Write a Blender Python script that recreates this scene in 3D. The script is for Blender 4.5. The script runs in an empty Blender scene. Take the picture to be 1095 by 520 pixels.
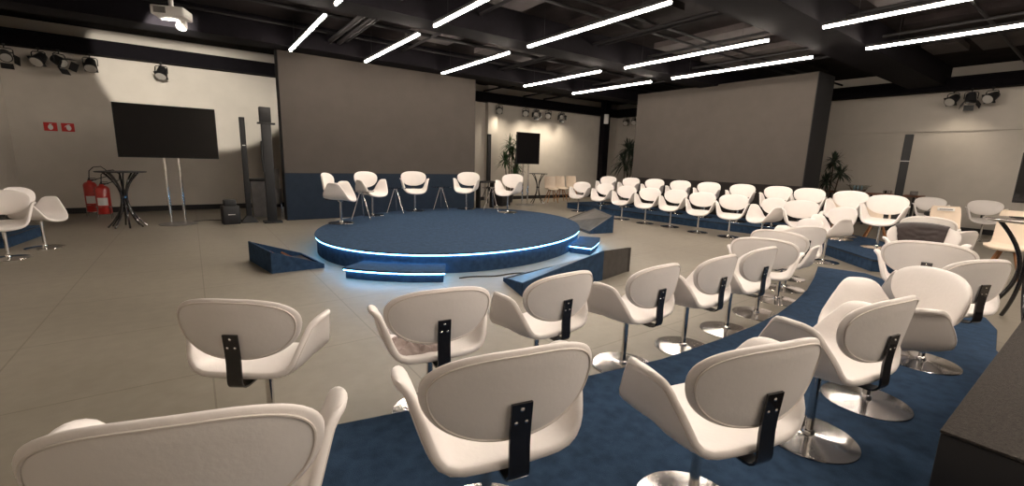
import bpy, math, random
from mathutils import Vector, Matrix, noise
random.seed(7)
PI = math.pi
C = bpy.context.scene.collection
scene = bpy.context.scene

# ------------------------------------------------------------------ camera
F_PX, YAW, PITCH, ROLL, CAM_H = 469.4, 0.6286, 0.1838, 0.02866, 1.6
cam_d = bpy.data.cameras.new('camera')
cam_d.sensor_fit = 'HORIZONTAL'; cam_d.sensor_width = 36.0
cam_d.lens = 36.0 * F_PX / 1095.0
cam_d.clip_start = 0.02; cam_d.clip_end = 100
cam = bpy.data.objects.new('camera', cam_d); C.objects.link(cam)
_w = Vector((math.sin(YAW)*math.cos(PITCH), math.cos(YAW)*math.cos(PITCH), -math.sin(PITCH)))
_r = Vector((math.cos(YAW), -math.sin(YAW), 0)); _u = _r.cross(_w)
_r2 = math.cos(ROLL)*_r + math.sin(ROLL)*_u; _u2 = -math.sin(ROLL)*_r + math.cos(ROLL)*_u
_m = Matrix((( _r2.x, _u2.x, -_w.x, 0), (_r2.y, _u2.y, -_w.y, 0), (_r2.z, _u2.z, -_w.z, CAM_H), (0, 0, 0, 1)))
cam.matrix_world = _m
scene.camera = cam

# ------------------------------------------------------------------ exposure, world, light strengths
vs = scene.view_settings
vs.view_transform = 'Standard'; vs.look = 'None'; vs.gamma = 1.0; vs.use_curve_mapping = False
vs.exposure = 0.0
TUBE_STRENGTH = 88.0
TUBE_COLOR = (1.0, 0.875, 0.75)
LED_STRENGTH = 16.0
LED_COLOR = (0.16, 0.55, 1.0)
world = bpy.data.worlds.new('world'); scene.world = world; world.use_nodes = True
world.node_tree.nodes['Background'].inputs[0].default_value = (0.9, 0.85, 0.8, 1)
world.node_tree.nodes['Background'].inputs[1].default_value = 0.02

def spot(name, loc, target, energy, size_deg, blend, color=(1, 0.86, 0.68), radius=0.06):
    d = bpy.data.lights.new(name, 'SPOT'); d.energy = energy; d.spot_size = math.radians(size_deg)
    d.spot_blend = blend; d.color = color; d.shadow_soft_size = radius
    o = bpy.data.objects.new(name, d); C.objects.link(o); o.location = loc
    o.rotation_euler = (Vector(target) - Vector(loc)).to_track_quat('-Z', 'Y').to_euler()
    return o

# ------------------------------------------------------------------ materials
def mat(name, col, rough=0.6, metal=0.0, coat=0.0, noise_amt=0.0, noise_scale=8.0, bump=0.0, bump_scale=200.0,
        emit=None, estr=0.0, trans=0.0, spec=None, sheen=0.0):
    m = bpy.data.materials.new(name); m.use_nodes = True
    nt = m.node_tree; b = nt.nodes['Principled BSDF']
    b.inputs['Base Color'].default_value = (*col, 1); b.inputs['Roughness'].default_value = rough
    b.inputs['Metallic'].default_value = metal; b.inputs['Coat Weight'].default_value = coat
    b.inputs['Transmission Weight'].default_value = trans; b.inputs['Sheen Weight'].default_value = sheen
    if spec is not None: b.inputs['Specular IOR Level'].default_value = spec
    if emit: b.inputs['Emission Color'].default_value = (*emit, 1); b.inputs['Emission Strength'].default_value = estr
    tc = nt.nodes.new('ShaderNodeTexCoord')
    if noise_amt > 0:
        n = nt.nodes.new('ShaderNodeTexNoise'); n.inputs['Scale'].default_value = noise_scale; n.inputs['Detail'].default_value = 6
        nt.links.new(tc.outputs['Object'], n.inputs['Vector'])
        r = nt.nodes.new('ShaderNodeMapRange'); r.inputs['To Min'].default_value = 1-noise_amt; r.inputs['To Max'].default_value = 1+noise_amt
        r.inputs['From Min'].default_value = 0.3; r.inputs['From Max'].default_value = 0.7
        nt.links.new(n.outputs['Fac'], r.inputs['Value'])
        mx = nt.nodes.new('ShaderNodeMix'); mx.data_type = 'RGBA'; mx.blend_type = 'MULTIPLY'; mx.inputs[0].default_value = 1
        mx.inputs[6].default_value = (*col, 1)
        nt.links.new(r.outputs[0], mx.inputs[7]); nt.links.new(mx.outputs[2], b.inputs['Base Color'])
    if bump > 0:
        n2 = nt.nodes.new('ShaderNodeTexNoise'); n2.inputs['Scale'].default_value = bump_scale; n2.inputs['Detail'].default_value = 3
        nt.links.new(tc.outputs['Object'], n2.inputs['Vector'])
        bp = nt.nodes.new('ShaderNodeBump'); bp.inputs['Strength'].default_value = bump; bp.inputs['Distance'].default_value = 0.01
        nt.links.new(n2.outputs['Fac'], bp.inputs['Height']); nt.links.new(bp.outputs['Normal'], b.inputs['Normal'])
    return m

M = {}
M['leather'] = mat('white_leatherette', (0.80, 0.75, 0.715), 0.48, noise_amt=0.03, noise_scale=5, bump=0.08, bump_scale=60)
M['leather_back'] = mat('white_leatherette_rear', (0.77, 0.73, 0.70), 0.55, noise_amt=0.03, noise_scale=5, bump=0.08, bump_scale=60)
M['piping'] = mat('leatherette_welt', (0.66, 0.60, 0.55), 0.5)
M['chrome'] = mat('chrome', (0.82, 0.80, 0.78), 0.12, 1.0)
M['base_metal'] = mat('polished_base_metal', (0.62, 0.60, 0.585), 0.14, 1.0, noise_amt=0.05, noise_scale=14)
M['black_steel'] = mat('black_chrome_bracket', (0.03, 0.028, 0.03), 0.12, 0.6, coat=0.6)
M['carpet'] = mat('navy_carpet', (0.028, 0.055, 0.102), 0.95, noise_amt=0.22, noise_scale=14, bump=0.5, bump_scale=260, spec=0.15)
M['navy_panel'] = mat('navy_panel_cloth', (0.020, 0.029, 0.044), 0.9, noise_amt=0.08, noise_scale=6, bump=0.2, bump_scale=240, spec=0.15)
M['grey_panel'] = mat('grey_panel_cloth', (0.084, 0.073, 0.064), 0.9, noise_amt=0.05, noise_scale=3, bump=0.25, bump_scale=220, spec=0.2)
M['dark_cloth'] = mat('dark_brown_cloth', (0.020, 0.017, 0.016), 0.9, noise_amt=0.08, noise_scale=6, bump=0.2, bump_scale=240, spec=0.15)
M['panel_edge'] = mat('panel_edge_dark', (0.012, 0.012, 0.014), 0.8, noise_amt=0.05)
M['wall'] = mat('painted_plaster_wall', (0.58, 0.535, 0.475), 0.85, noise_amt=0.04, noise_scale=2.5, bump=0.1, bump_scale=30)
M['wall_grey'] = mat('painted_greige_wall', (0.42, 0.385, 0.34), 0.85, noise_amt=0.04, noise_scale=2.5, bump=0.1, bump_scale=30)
M['black'] = mat('black_paint', (0.012, 0.011, 0.012), 0.6, noise_amt=0.1)
M['ceil_panel'] = mat('dark_ceiling_board', (0.012, 0.0092, 0.0092), 0.95, spec=0.1, noise_amt=0.35, noise_scale=3)
M['ceil_light_panel'] = mat('grey_ceiling_board', (0.040, 0.032, 0.031), 0.9, noise_amt=0.2, noise_scale=3)
M['beam'] = mat('dark_steel_beam', (0.006, 0.005, 0.007), 0.85, spec=0.12, noise_amt=0.15)
M['pipe'] = mat('dark_pipe', (0.012, 0.011, 0.012), 0.6, 0.0, spec=0.2)
M['plastic_black'] = mat('black_plastic', (0.009, 0.009, 0.010), 0.6, noise_amt=0.1)
M['glossy_black'] = mat('television_glass', (0.003, 0.003, 0.004), 0.04)
M['white_plastic'] = mat('white_plastic', (0.75, 0.73, 0.70), 0.5)
M['red'] = mat('extinguisher_red', (0.50, 0.025, 0.018), 0.3, coat=0.4)
M['sign_red'] = mat('sign_red', (0.55, 0.025, 0.025), 0.5)
M['paper'] = mat('white_label', (0.75, 0.74, 0.72), 0.7)
M['beige'] = mat('beige_shell', (0.72, 0.60, 0.48), 0.55, noise_amt=0.04)
M['cream'] = mat('cream_shell', (0.78, 0.66, 0.53), 0.55, noise_amt=0.04)
M['wood'] = mat('oak_leg', (0.30, 0.13, 0.05), 0.5, noise_amt=0.25, noise_scale=20)
M['wood_dark'] = mat('brown_shelf_wood', (0.16, 0.065, 0.035), 0.5, noise_amt=0.25, noise_scale=12)
M['leaf'] = mat('green_leaf', (0.035, 0.085, 0.028), 0.5, noise_amt=0.3, noise_scale=10)
M['leaf_dark'] = mat('dark_green_leaf', (0.022, 0.035, 0.022), 0.55, noise_amt=0.3, noise_scale=10)
M['bark'] = mat('plant_stem', (0.07, 0.05, 0.035), 0.8, noise_amt=0.2)
M['soil_pot'] = mat('dark_pot', (0.03, 0.03, 0.032), 0.5)
M['glass'] = mat('clear_glass', (0.85, 0.9, 0.9), 0.03, trans=1.0)
M['jacket'] = mat('brown_black_jacket', (0.030, 0.020, 0.019), 0.5, noise_amt=0.2, bump=0.4, bump_scale=18)
M['scarf'] = mat('mauve_grey_cloth', (0.33, 0.27, 0.25), 0.85, noise_amt=0.2, bump=0.5, bump_scale=40)
M['rough_black'] = mat('brown_black_carpet', (0.040, 0.033, 0.028), 0.95, noise_amt=0.35, noise_scale=60, bump=0.8, bump_scale=200)
M['slope_board'] = mat('grey_sloping_board', (0.10, 0.095, 0.09), 0.28, noise_amt=0.3, noise_scale=7)
M['wedge_inside'] = mat('dark_scuffed_board', (0.045, 0.040, 0.038), 0.35, noise_amt=0.35, noise_scale=9)
M['tube'] = mat('lit_tube', (1, 1, 1), 0.5, emit=TUBE_COLOR, estr=TUBE_STRENGTH)
M['led'] = mat('blue_led', (0.5, 0.8, 1), 0.5, emit=LED_COLOR, estr=LED_STRENGTH)
M['lamp_glow'] = mat('lit_lens', (1, 1, 1), 0.4, emit=(1, 0.88, 0.72), estr=2.5)
M['lens'] = mat('pale_lens_glass', (0.42, 0.40, 0.37), 0.25, coat=0.4)
M['grey_plastic'] = mat('grey_plastic', (0.16, 0.15, 0.145), 0.5, noise_amt=0.15)

def floor_material():
    m = bpy.data.materials.new('worn_concrete_floor'); m.use_nodes = True
    nt = m.node_tree; N = nt.nodes; L = nt.links; b = N['Principled BSDF']
    tc = N.new('ShaderNodeTexCoord')
    n1 = N.new('ShaderNodeTexNoise'); n1.inputs['Scale'].default_value = 0.55; n1.inputs['Detail'].default_value = 8; n1.inputs['Roughness'].default_value = 0.6
    n2 = N.new('ShaderNodeTexNoise'); n2.inputs['Scale'].default_value = 9; n2.inputs['Detail'].default_value = 8
    L.new(tc.outputs['Object'], n1.inputs['Vector']); L.new(tc.outputs['Object'], n2.inputs['Vector'])
    rp = N.new('ShaderNodeValToRGB'); rp.color_ramp.elements[0].position = 0.3; rp.color_ramp.elements[1].position = 0.72
    rp.color_ramp.elements[0].color = (0.210, 0.184, 0.146, 1); rp.color_ramp.elements[1].color = (0.285, 0.254, 0.205, 1)
    L.new(n1.outputs['Fac'], rp.inputs[0])
    mr = N.new('ShaderNodeMapRange'); mr.inputs['From Min'].default_value = .3; mr.inputs['From Max'].default_value = .7
    mr.inputs['To Min'].default_value = 0.93; mr.inputs['To Max'].default_value = 1.05
    L.new(n2.outputs['Fac'], mr.inputs['Value'])
    mx = N.new('ShaderNodeMix'); mx.data_type = 'RGBA'; mx.blend_type = 'MULTIPLY'; mx.inputs[0].default_value = 1
    L.new(rp.outputs[0], mx.inputs[6]); L.new(mr.outputs[0], mx.inputs[7])
    br = N.new('ShaderNodeTexBrick'); br.offset = 0; br.inputs['Scale'].default_value = 1
    br.inputs['Brick Width'].default_value = 1.25; br.inputs['Row Height'].default_value = 1.25; br.inputs['Mortar Size'].default_value = 0.006
    br.inputs['Color1'].default_value = (1, 1, 1, 1); br.inputs['Color2'].default_value = (0.96, 0.96, 0.96, 1); br.inputs['Mortar'].default_value = (0.62, 0.60, 0.58, 1)
    L.new(tc.outputs['Object'], br.inputs['Vector'])
    mx2 = N.new('ShaderNodeMix'); mx2.data_type = 'RGBA'; mx2.blend_type = 'MULTIPLY'; mx2.inputs[0].default_value = 0.8
    L.new(mx.outputs[2], mx2.inputs[6]); L.new(br.outputs['Color'], mx2.inputs[7]); L.new(mx2.outputs[2], b.inputs['Base Color'])
    r2 = N.new('ShaderNodeMapRange'); r2.inputs['To Min'].default_value = 0.34; r2.inputs['To Max'].default_value = 0.56
    L.new(n1.outputs['Fac'], r2.inputs['Value']); L.new(r2.outputs[0], b.inputs['Roughness'])
    return m
M['floor'] = floor_material()

# ------------------------------------------------------------------ mesh helpers
class MB:
    def __init__(s): s.v = []; s.f = []
    def add(s, vs_, fs_, T=None):
        k = len(s.v)
        s.v += [tuple(T @ Vector(p)) if T is not None else tuple(p) for p in vs_]
        s.f += [tuple(i+k for i in f) for f in fs_]
        return s
    def box(s, x0, x1, y0, y1, z0, z1, bev=0.0, T=None):
        if bev <= 0:
            v = [(x, y, z) for z in (z0, z1) for y in (y0, y1) for x in (x0, x1)]
            return s.add(v, [(0, 2, 3, 1), (4, 5, 7, 6), (0, 1, 5, 4), (2, 6, 7, 3), (0, 4, 6, 2), (1, 3, 7, 5)], T)
        b = min(bev, (x1-x0)/2.01, (y1-y0)/2.01, (z1-z0)/2.01)
        cs = [(x1, y1), (x0, y1), (x0, y0), (x1, y0)]
        rings = []
        for (dz, ins) in ((z0, b), (z0+b*.3, b*.3), (z0+b, 0), (z1-b, 0), (z1-b*.3, b*.3), (z1, b)):
            ring = []
            for q, (cx, cy) in enumerate(cs):
                sx = 1 if cx == x1 else -1; sy = 1 if cy == y1 else -1
                ccx, ccy = cx-sx*b, cy-sy*b; r = b-ins
                for t in range(4):
                    a = q*PI/2 + t*PI/6
                    ring.append((ccx+r*math.cos(a), ccy+r*math.sin(a), dz))
            rings.append(ring)
        return s.rings(rings, True, T)
    def rings(s, rings, caps=True, T=None, closed=True):
        n = len(rings[0]); v = [p for r in rings for p in r]; f = []
        for i in range(len(rings)-1):
            for j in range(n if closed else n-1):
                a = i*n+j; b = i*n+(j+1) % n
                f.append((a, b, b+n, a+n))
        if caps: f.append(tuple(reversed(range(n)))); f.append(tuple(range((len(rings)-1)*n, len(rings)*n)))
        return s.add(v, f, T)
    def lathe(s, prof, cx=0, cy=0, cz=0, n=32, T=None, caps=True):
        rs = [[(cx+r*math.cos(2*PI*j/n), cy+r*math.sin(2*PI*j/n), cz+z) for j in range(n)] for r, z in prof]
        return s.rings(rs, caps, T)
    def tube(s, path, r, n=10, T=None):
        P = [Vector(p) for p in path]; rr = r if isinstance(r, (list, tuple)) else [r]*len(P)
        rs = []; up = None
        for i, p in enumerate(P):
            d = (P[min(i+1, len(P)-1)]-P[max(i-1, 0)]).normalized()
            if up is None: up = Vector((0, 0, 1)) if abs(d.z) < .9 else Vector((1, 0, 0))
            sx = d.cross(up).normalized(); up = sx.cross(d).normalized()
            rs.append([tuple(p+sx*rr[i]*math.cos(2*PI*j/n)+up*rr[i]*math.sin(2*PI*j/n)) for j in range(n)])
        return s.rings(rs, True, T)
    def prism(s, poly, z0, z1, T=None):
        n = len(poly)
        return s.rings([[(x, y, z0) for x, y in poly], [(x, y, z1) for x, y in poly]], True, T)
    def strip(s, path, half_w, th, T=None):
        # ribbon of width 2*half_w along x following (y,z) path with thickness th
        P = [Vector((0, y, z)) for y, z in path]; rs = []
        for i, p in enumerate(P):
            d = (P[min(i+1, len(P)-1)]-P[max(i-1, 0)]).normalized(); nrm = Vector((0, -d.z, d.y))*th/2
            rs.append([tuple(p+nrm+Vector((-half_w, 0, 0))), tuple(p+nrm+Vector((half_w, 0, 0))),
                       tuple(p-nrm+Vector((half_w, 0, 0))), tuple(p-nrm+Vector((-half_w, 0, 0)))])
        return s.rings(rs, True, T)
    def build(s, name, material, parent=None, smooth=True, angle=40):
        me = bpy.data.meshes.new(name); me.from_pydata(s.v, [], s.f); me.update()
        import bmesh
        bm = bmesh.new(); bm.from_mesh(me); bmesh.ops.recalc_face_normals(bm, faces=bm.faces)
        if smooth:
            for f in bm.faces: f.smooth = True
            for e in bm.edges:
                if len(e.link_faces) == 2 and e.calc_face_angle(0) > math.radians(angle): e.smooth = False
        bm.to_mesh(me); bm.free()
        me.materials.append(material)
        o = bpy.data.objects.new(name, me); C.objects.link(o)
        if parent: o.parent = parent
        return o

def empty(name, loc=(0, 0, 0), rz=0.0, label=None, cat=None, group=None, scale=None):
    o = bpy.data.objects.new(name, None); C.objects.link(o); o.location = loc; o.rotation_euler = (0, 0, rz)
    o.empty_display_size = 0.1
    if scale: o.scale = scale
    tag(o, label, cat, group)
    return o
def tag(o, label=None, cat=None, group=None, kind=None):
    if label: o['label'] = label
    if cat: o['category'] = cat
    if group: o['group'] = group
    if kind: o['kind'] = kind
    return o
def struct(name, mb, m, smooth=False):
    o = mb.build(name, m, None, smooth); o['kind'] = 'structure'; return o
def copy_tree(o, parent=None):
    c = o.copy(); C.objects.link(c)
    if parent: c.parent = parent
    for ch in o.children: copy_tree(ch, c)
    return c
def XF(loc=(0, 0, 0), rz=0, rx=0, ry=0):
    return Matrix.Translation(loc) @ Matrix.Rotation(rz, 4, 'Z') @ Matrix.Rotation(ry, 4, 'Y') @ Matrix.Rotation(rx, 4, 'X')

# ================================================================== ROOM SHELL
X0, X1, Y0, Y1, ZC = -3.35, 17.4, -4.0, 15.35, 4.5
struct('floor', MB().box(X0-.2, X1+.2, Y0-.2, Y1+.2, -0.1, 0), M['floor'])
struct('wall_back', MB().box(X0-.2, X1+.2, Y1, Y1+.2, 0, ZC), M['wall'])
struct('wall_left', MB().box(X0-.2, X0, Y0, Y1, 0, ZC), M['wall'])
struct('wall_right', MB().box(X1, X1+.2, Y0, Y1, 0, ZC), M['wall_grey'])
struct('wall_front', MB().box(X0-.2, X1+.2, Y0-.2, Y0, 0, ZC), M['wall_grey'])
struct('ceiling', MB().box(X0-.2, X1+.2, Y0-.2, Y1+.2, ZC, ZC+.1), M['ceil_panel'])
struct('baseboard_back', MB().box(X0, X1, Y1-.03, Y1, 0, .14), M['black'])
struct('baseboard_right', MB().box(X1-.03, X1, Y0, Y1-.03, 0, .14), M['black'])
struct('baseboard_left', MB().box(X0, X0+.03, Y0, Y1-.03, 0, .14), M['black'])
# pilasters on the back wall
struct('trim_1', MB().box(9.66, 10.1, Y1-.22, Y1, 0, ZC), M['wall'])
struct('trim_2', MB().box(8.9, 9.2, Y1-.12, Y1, 0, ZC), M['wall'])
# raised band on the right wall, put in to imitate its stripes of shadow
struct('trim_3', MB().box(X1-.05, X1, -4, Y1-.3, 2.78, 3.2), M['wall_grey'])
# steel I-beams carried round the room
def ibeam(name, x0, x1, y0, y1, along):
    mb = MB()
    if along == 'x':
        mb.box(x0, x1, y0, y1, 3.85, 3.88).box(x0, x1, y0, y1, 4.17, 4.2).box(x0, x1, y0+.03, (y0+y1)/2+.08, 3.88, 4.17)
    else:
        mb.box(x0, x1, y0, y1, 3.85, 3.88).box(x0, x1, y0, y1, 4.17, 4.2).box(x0+.03, (x0+x1)/2+.08, y0, y1, 3.88, 4.17)
    return struct(name, mb, M['beam'])
ibeam('trim_4', X0, X1, 15.0, 15.3, 'x')
ibeam('trim_5', 17.0, 17.3, Y0, 15.0, 'y')
# column in the back corner
mb = MB().box(15.85, 16.2, 14.7, 14.74, 0, 4.5).box(15.85, 16.2, 14.96, 15.0, 0, 4.5).box(15.98, 16.07, 14.74, 14.96, 0, 4.5).box(15.86, 15.9, 14.72, 14.98, 0, 4.5)
struct('trim_6', mb, M['beam'])
# ceiling: deep cross beams, boards, ducts, pipes
for i, (a, b, z) in enumerate(((3.35, 4.15, 3.98), (7.55, 8.15, 3.98), (11.33, 11.93, 3.98), (-.6, .15, 3.98))):
    struct('trim_%d' % (7+i), MB().box(X0, X1, a, b, z, ZC), M['beam'])
k = 11
for (x0, x1, y0, y1) in ((4.2, 5.3, 4.5, 7.2), (6.6, 7.5, 5.2, 7.3), (6.3, 8.0, 8.6, 10.6), (4.3, 5.4, 9.0, 10.4), (9.1, 10.0, 8.6, 11.0), (9.3, 10.2, 4.6, 7.2),
                         (11.3, 12.6, 4.6, 7.2), (13.4, 15, 5.5, 7), (12, 13, 9, 11), (9.2, 10.0, 1.0, 3.0), (11.3, 12.3, .6, 3.0), (13.3, 14.8, .8, 2.4), (13.5, 14.6, 2.6, 3.2), (7, 8, 1, 3)):
    struct('trim_%d' % k, MB().box(x0, x1, y0, y1, 4.38, ZC), M['ceil_light_panel'] if k % 3 else M['ceil_panel']); k += 1
# pipes and trays running with the tubes
for (x, z, r) in ((2.85, 4.22, .05), (3.05, 4.22, .05), (3.22, 4.28, .03), (7.6, 4.25, .035), (7.75, 4.25, .035), (9.55, 4.28, .03), (4.6, 4.28, .03), (11.5, 4.28, .03), (12.6, 4.28, .035)):
    struct('trim_%d' % k, MB().tube([(x, -3.9, z), (x, 15.3, z)], r, 8), M['pipe']); k += 1
for (y, z, r) in ((5.9, 4.32, .03), (6.3, 4.32, .03), (9.6, 4.3, .04), (10.9, 4.3, .03), (1.9, 4.3, .03), (13.4, 4.3, .05)):
    struct('trim_%d' % k, MB().tube([(-3.3, y, z), (17.3, y, z)], r, 8), M['pipe']); k += 1
struct('trim_%d' % k, MB().box(5.9, 9.4, 12.6, 13.3, 4.2, ZC).box(9.9, 14.0, 13.6, 14.2, 4.3, ZC), M['ceil_panel']); k += 1

# ================================================================== SCREENS
def screen(name, x0, x1, y0, y1, front, label, cat='partition'):
    t = empty(name, ((x0+x1)/2, (y0+y1)/2, 0), 0, label, cat)
    cx, cy = (x0+x1)/2, (y0+y1)/2; w, d = (x1-x0)/2, (y1-y0)/2
    MB().box(-w, w, -d, d, 0, 4.03, .01).build('frame', M['panel_edge'], t)
    g = .02
    if front == 'y':
        MB().box(-w+g, w-g, -d-.015, -d, 1.17, 4.015).build('upper_cloth', M['grey_panel'], t)
        MB().box(-w+g, w-g, -d-.012, -d, .01, 1.165).build('lower_cloth', M['navy_panel'], t)
    else:
        MB().box(-w-.015, -w, -d+g, d-g, 1.17, 4.015).build('upper_cloth', M['grey_panel'], t)
        MB().box(-w-.012, -w, -d+g, d-g, .01, 1.165).build('lower_cloth', M['dark_cloth'], t)
    return t
screen('partition_screen', 1.81, 7.2, 12.0, 12.3, 'y', 'wide grey cloth partition behind the round blue stage, dark blue lower band')
screen('partition_screen', 12.9, 13.9, 4.92, 10.5, 'x', 'wide grey cloth partition standing behind the right-hand rows of white chairs')

# ================================================================== STAGE
SC, SA, SRX, SRY, SZ = (4.45, 7.99), 0.65, 3.14, 2.46, 0.30
def ell(a, e=0.0):
    x, y = (SRX+e)*math.cos(a), (SRY+e)*math.sin(a)
    return (x*math.cos(SA)-y*math.sin(SA), x*math.sin(SA)+y*math.cos(SA))
st = empty('round_stage', (SC[0], SC[1], 0), 0, 'low round stage in blue carpet with a glowing blue line around its rim', 'stage')
n = 160
mb = MB()
mb.rings([[(*ell(2*PI*i/n, e), z) for i in range(n)] for e, z in ((-.03, 0), (-.03, SZ-.055), (-.03, SZ-.05))], True); mb.build('riser', M['carpet'], st)
mb = MB(); mb.rings([[(*ell(2*PI*i/n, e), z) for i in range(n)] for e, z in ((-.001, SZ-.022), (0.004, SZ-.012), (-.002, SZ-.001), (-.012, SZ))], True); mb.build('deck', M['carpet'], st)
mb = MB(); mb.rings([[(*ell(2*PI*i/n, e), z) for i in range(n)] for e, z in ((-.028, SZ-.042), (-.006, SZ-.040), (-.006, SZ-.024), (-.028, SZ-.0225))], True); mb.build('led_strip', M['led'], st)
def step(a0, a1, depth, h, label):
    a1 = a0+(a1-a0+PI) % (2*PI)-PI
    am = (a0+a1)/2; cx, cy = ell(am, depth/2)
    t = empty('stage_step', (SC[0]+cx, SC[1]+cy, 0), 0, label, 'step')
    m_ = 30
    a1 = a0+(a1-a0+PI) % (2*PI)-PI
    if a1 < a0: a0, a1 = a1, a0
    def outline(e_in, e_out, da=0):
        A = [a0-da+(a1-a0+2*da)*i/m_ for i in range(m_+1)]
        return [(ell(a, e_out)[0]-cx, ell(a, e_out)[1]-cy) for a in A]+[(ell(a, e_in)[0]-cx, ell(a, e_in)[1]-cy) for a in reversed(A)]
    MB().prism(outline(.006, depth-.03, -.008), 0, h-.05).build('riser', M['carpet'], t)
    MB().prism(outline(.006, depth), h-.022, h).build('tread', M['carpet'], t)
    MB().prism(outline(.006, depth-.006, -.002), h-.040, h-.023).build('led_strip', M['led'], t)
def ang_of(x, y):
    dx, dy = x-SC[0], y-SC[1]; u = dx*math.cos(SA)+dy*math.sin(SA); v = -dx*math.sin(SA)+dy*math.cos(SA)
    return math.atan2(v/SRY, u/SRX)
step(ang_of(1.80, 6.10), ang_of(2.74, 5.34), .46, .15, 'curved blue step with glowing edge at the near side of the round stage')
step(ang_of(5.50, 5.50), ang_of(6.45, 6.10), .42, .15, 'small curved blue step with glowing edge at the right side of the stage')

# ================================================================== CARPETED PLATFORMS
def smooth_poly(P, it=2):
    return P
near = [(.48, 2.38), (1.27, 2.21), (2.19, 2.0), (2.85, 1.89), (3.6, 1.86), (4.23, 1.86), (4.83, 1.90), (5.5, 2.0), (6.16, 2.13), (6.98, 2.35), (7.83, 2.61),
        (7.98, 2.05), (7.6, 1.53), (7.13, 1.0), (6.66, .63), (6.24, .50), (5.5, .42), (4.4, .0), (3.2, -.35), (0, -.6), (-.5, -.4), (-.36, 1.0)]
def platform(name, poly, h, label):
    cx = sum(p[0] for p in poly)/len(poly); cy = sum(p[1] for p in poly)/len(poly)
    t = empty(name, (cx, cy, 0), 0, label, 'platform')
    q = [(x-cx, y-cy) for x, y in poly]
    q2 = [(x*.996, y*.996) for x, y in q]
    MB().prism(q2, 0, h-.03).build('skirt', M['carpet'], t)
    MB().prism(q, h-.03, h-.012).build('edge_band', M['black'], t)
    MB().prism(q2, h-.012, h).build('carpet_top', M['carpet'], t)
    return t
PH, PHR = .12, .2
platform('seating_platform', near, PH, 'curved blue carpeted platform under the nearest row of white chairs')
platform('seating_platform', [(10.9, 11.7), (10.75, 9.4), (10.9, 6.75), (11.2, 4.6), (9.75, 3.15), (8.85, 2.2), (9.2, 1.6), (10.4, 1.9), (11.6, 2.9), (12.6, 4.5), (12.7, 11.7)], PHR,
         'long blue carpeted platform in front of the right-hand grey partition')
platform('seating_platform', [(-3.3, 11.6), (-3.3, 10.3), (-2.5, 10.35), (-2.35, 11.6)], .2, 'small dark platform behind the two white chairs at the far left')

# black riser at the right edge
t = empty('riser_block', (3.5, -.2, 0), 0, 'dark brown-black carpeted block at the bottom right on the blue platform', 'block')
MB().box(-1.17, 1.3, -.55, .47, PH+.001, .585, .006).build('body', M['black'], t)
MB().box(-1.172, 1.3, -.55, .472, .587, .60, .002).build('top_carpet', M['rough_black'], t)

# ================================================================== TULIP CHAIR
def pillow(fn, thick_f, thick_b, rings=11, segs=56, edge=2.6, ex=2.35):
    """closed cushion over the unit disc; fn(a,b)->Vector mid surface, normal points to front"""
    e = 1e-3
    def frame(a, b):
        p = fn(a, b); n_ = (fn(a+e, b)-fn(a-e, b)).cross(fn(a, b+e)-fn(a, b-e)).normalized(); return p, n_
    pts = {}
    def sample(r, th):
        c, s_ = math.cos(th), math.sin(th)
        a = math.copysign(abs(c)**(2/ex), c)*r; b = math.copysign(abs(s_)**(2/ex), s_)*r
        return a, b
    R_ = [math.sin(PI/2*i/rings) for i in range(rings+1)]
    V = []; Fc = []
    def layer(sign, th_, last):
        base = len(V); p, n_ = frame(0, 0); V.append(tuple(p+n_*sign*th_)); idx = [[base]]
        for i in range(1, last+1):
            row = []
            for j in range(segs):
                a, b = sample(R_[i], 2*PI*j/segs); p, n_ = frame(a, b)
                k_ = (1-R_[i]**edge)**(1/edge) if R_[i] < 1 else 0
                V.append(tuple(p+n_*sign*th_*k_)); row.append(len(V)-1)
            idx.append(row)
        return idx
    F_ = layer(1, thick_f, rings); B_ = layer(-1, thick_b, rings-1); B_.append(F_[-1])
    for idx, flip in ((F_, False), (B_, True)):
        for j in range(segs):
            f = (idx[0][0], idx[1][j], idx[1][(j+1) % segs]); Fc.append(f[::-1] if flip else f)
        for i in range(1, rings):
            for j in range(segs):
                f = (idx[i][j], idx[i+1][j], idx[i+1][(j+1) % segs], idx[i][(j+1) % segs]); Fc.append(f[::-1] if flip else f)
    return V, Fc, frame, sample
# seat profile
_prof = []
def _build_prof():
    x = z = 0.0; s = 0.0; ds = .002; P = [(0, 0, 0)]
    while s < .60:
        if s < .13: ph = .10*(s/.13)
        elif s < .27: u = (s-.13)/.14; ph = .10+(1.27-.10)*(u*u*(3-2*u))
        elif s < .40: ph = 1.27
        else: u = min(1, (s-.40)/.055); ph = 1.27-1.15*u
        x += math.cos(ph)*ds; z += math.sin(ph)*ds; s += ds; P.append((s, x, z))
    return P
_prof = _build_prof()
def prof(s):
    i = min(len(_prof)-2, int(abs(s)/.002)); t = abs(s)/.002-i
    x = _prof[i][1]*(1-t)+_prof[i+1][1]*t; z = _prof[i][2]*(1-t)+_prof[i+1][2]*t
    return math.copysign(x, s), z
SEAT_L = .462
def seat_fn(a, b):
    x, z = prof(a*SEAT_L)
    w = max(0.0, 1-(abs(a)/.62)**2.2)
    d = .178+.062*max(0, 1-(abs(a)/.8)**2)
    y = b*d + .01
    zz = .385+z
    zz -= w*(.035*max(0, b)**2.2) - w*.03*max(0, -b)**2
    y += (1-w)*(-.03)
    return Vector((x, y, zz))
def back_fn(a, b):
    x = .272*a*(1+.13*b-.02); h = .146*b*(1+.05*a*a*(1 if b > 0 else 0))
    y = -.234 - .14*h + 0.80*x*x - .10*h*h
    return Vector((-x, y, .628+h*.99))
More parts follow.
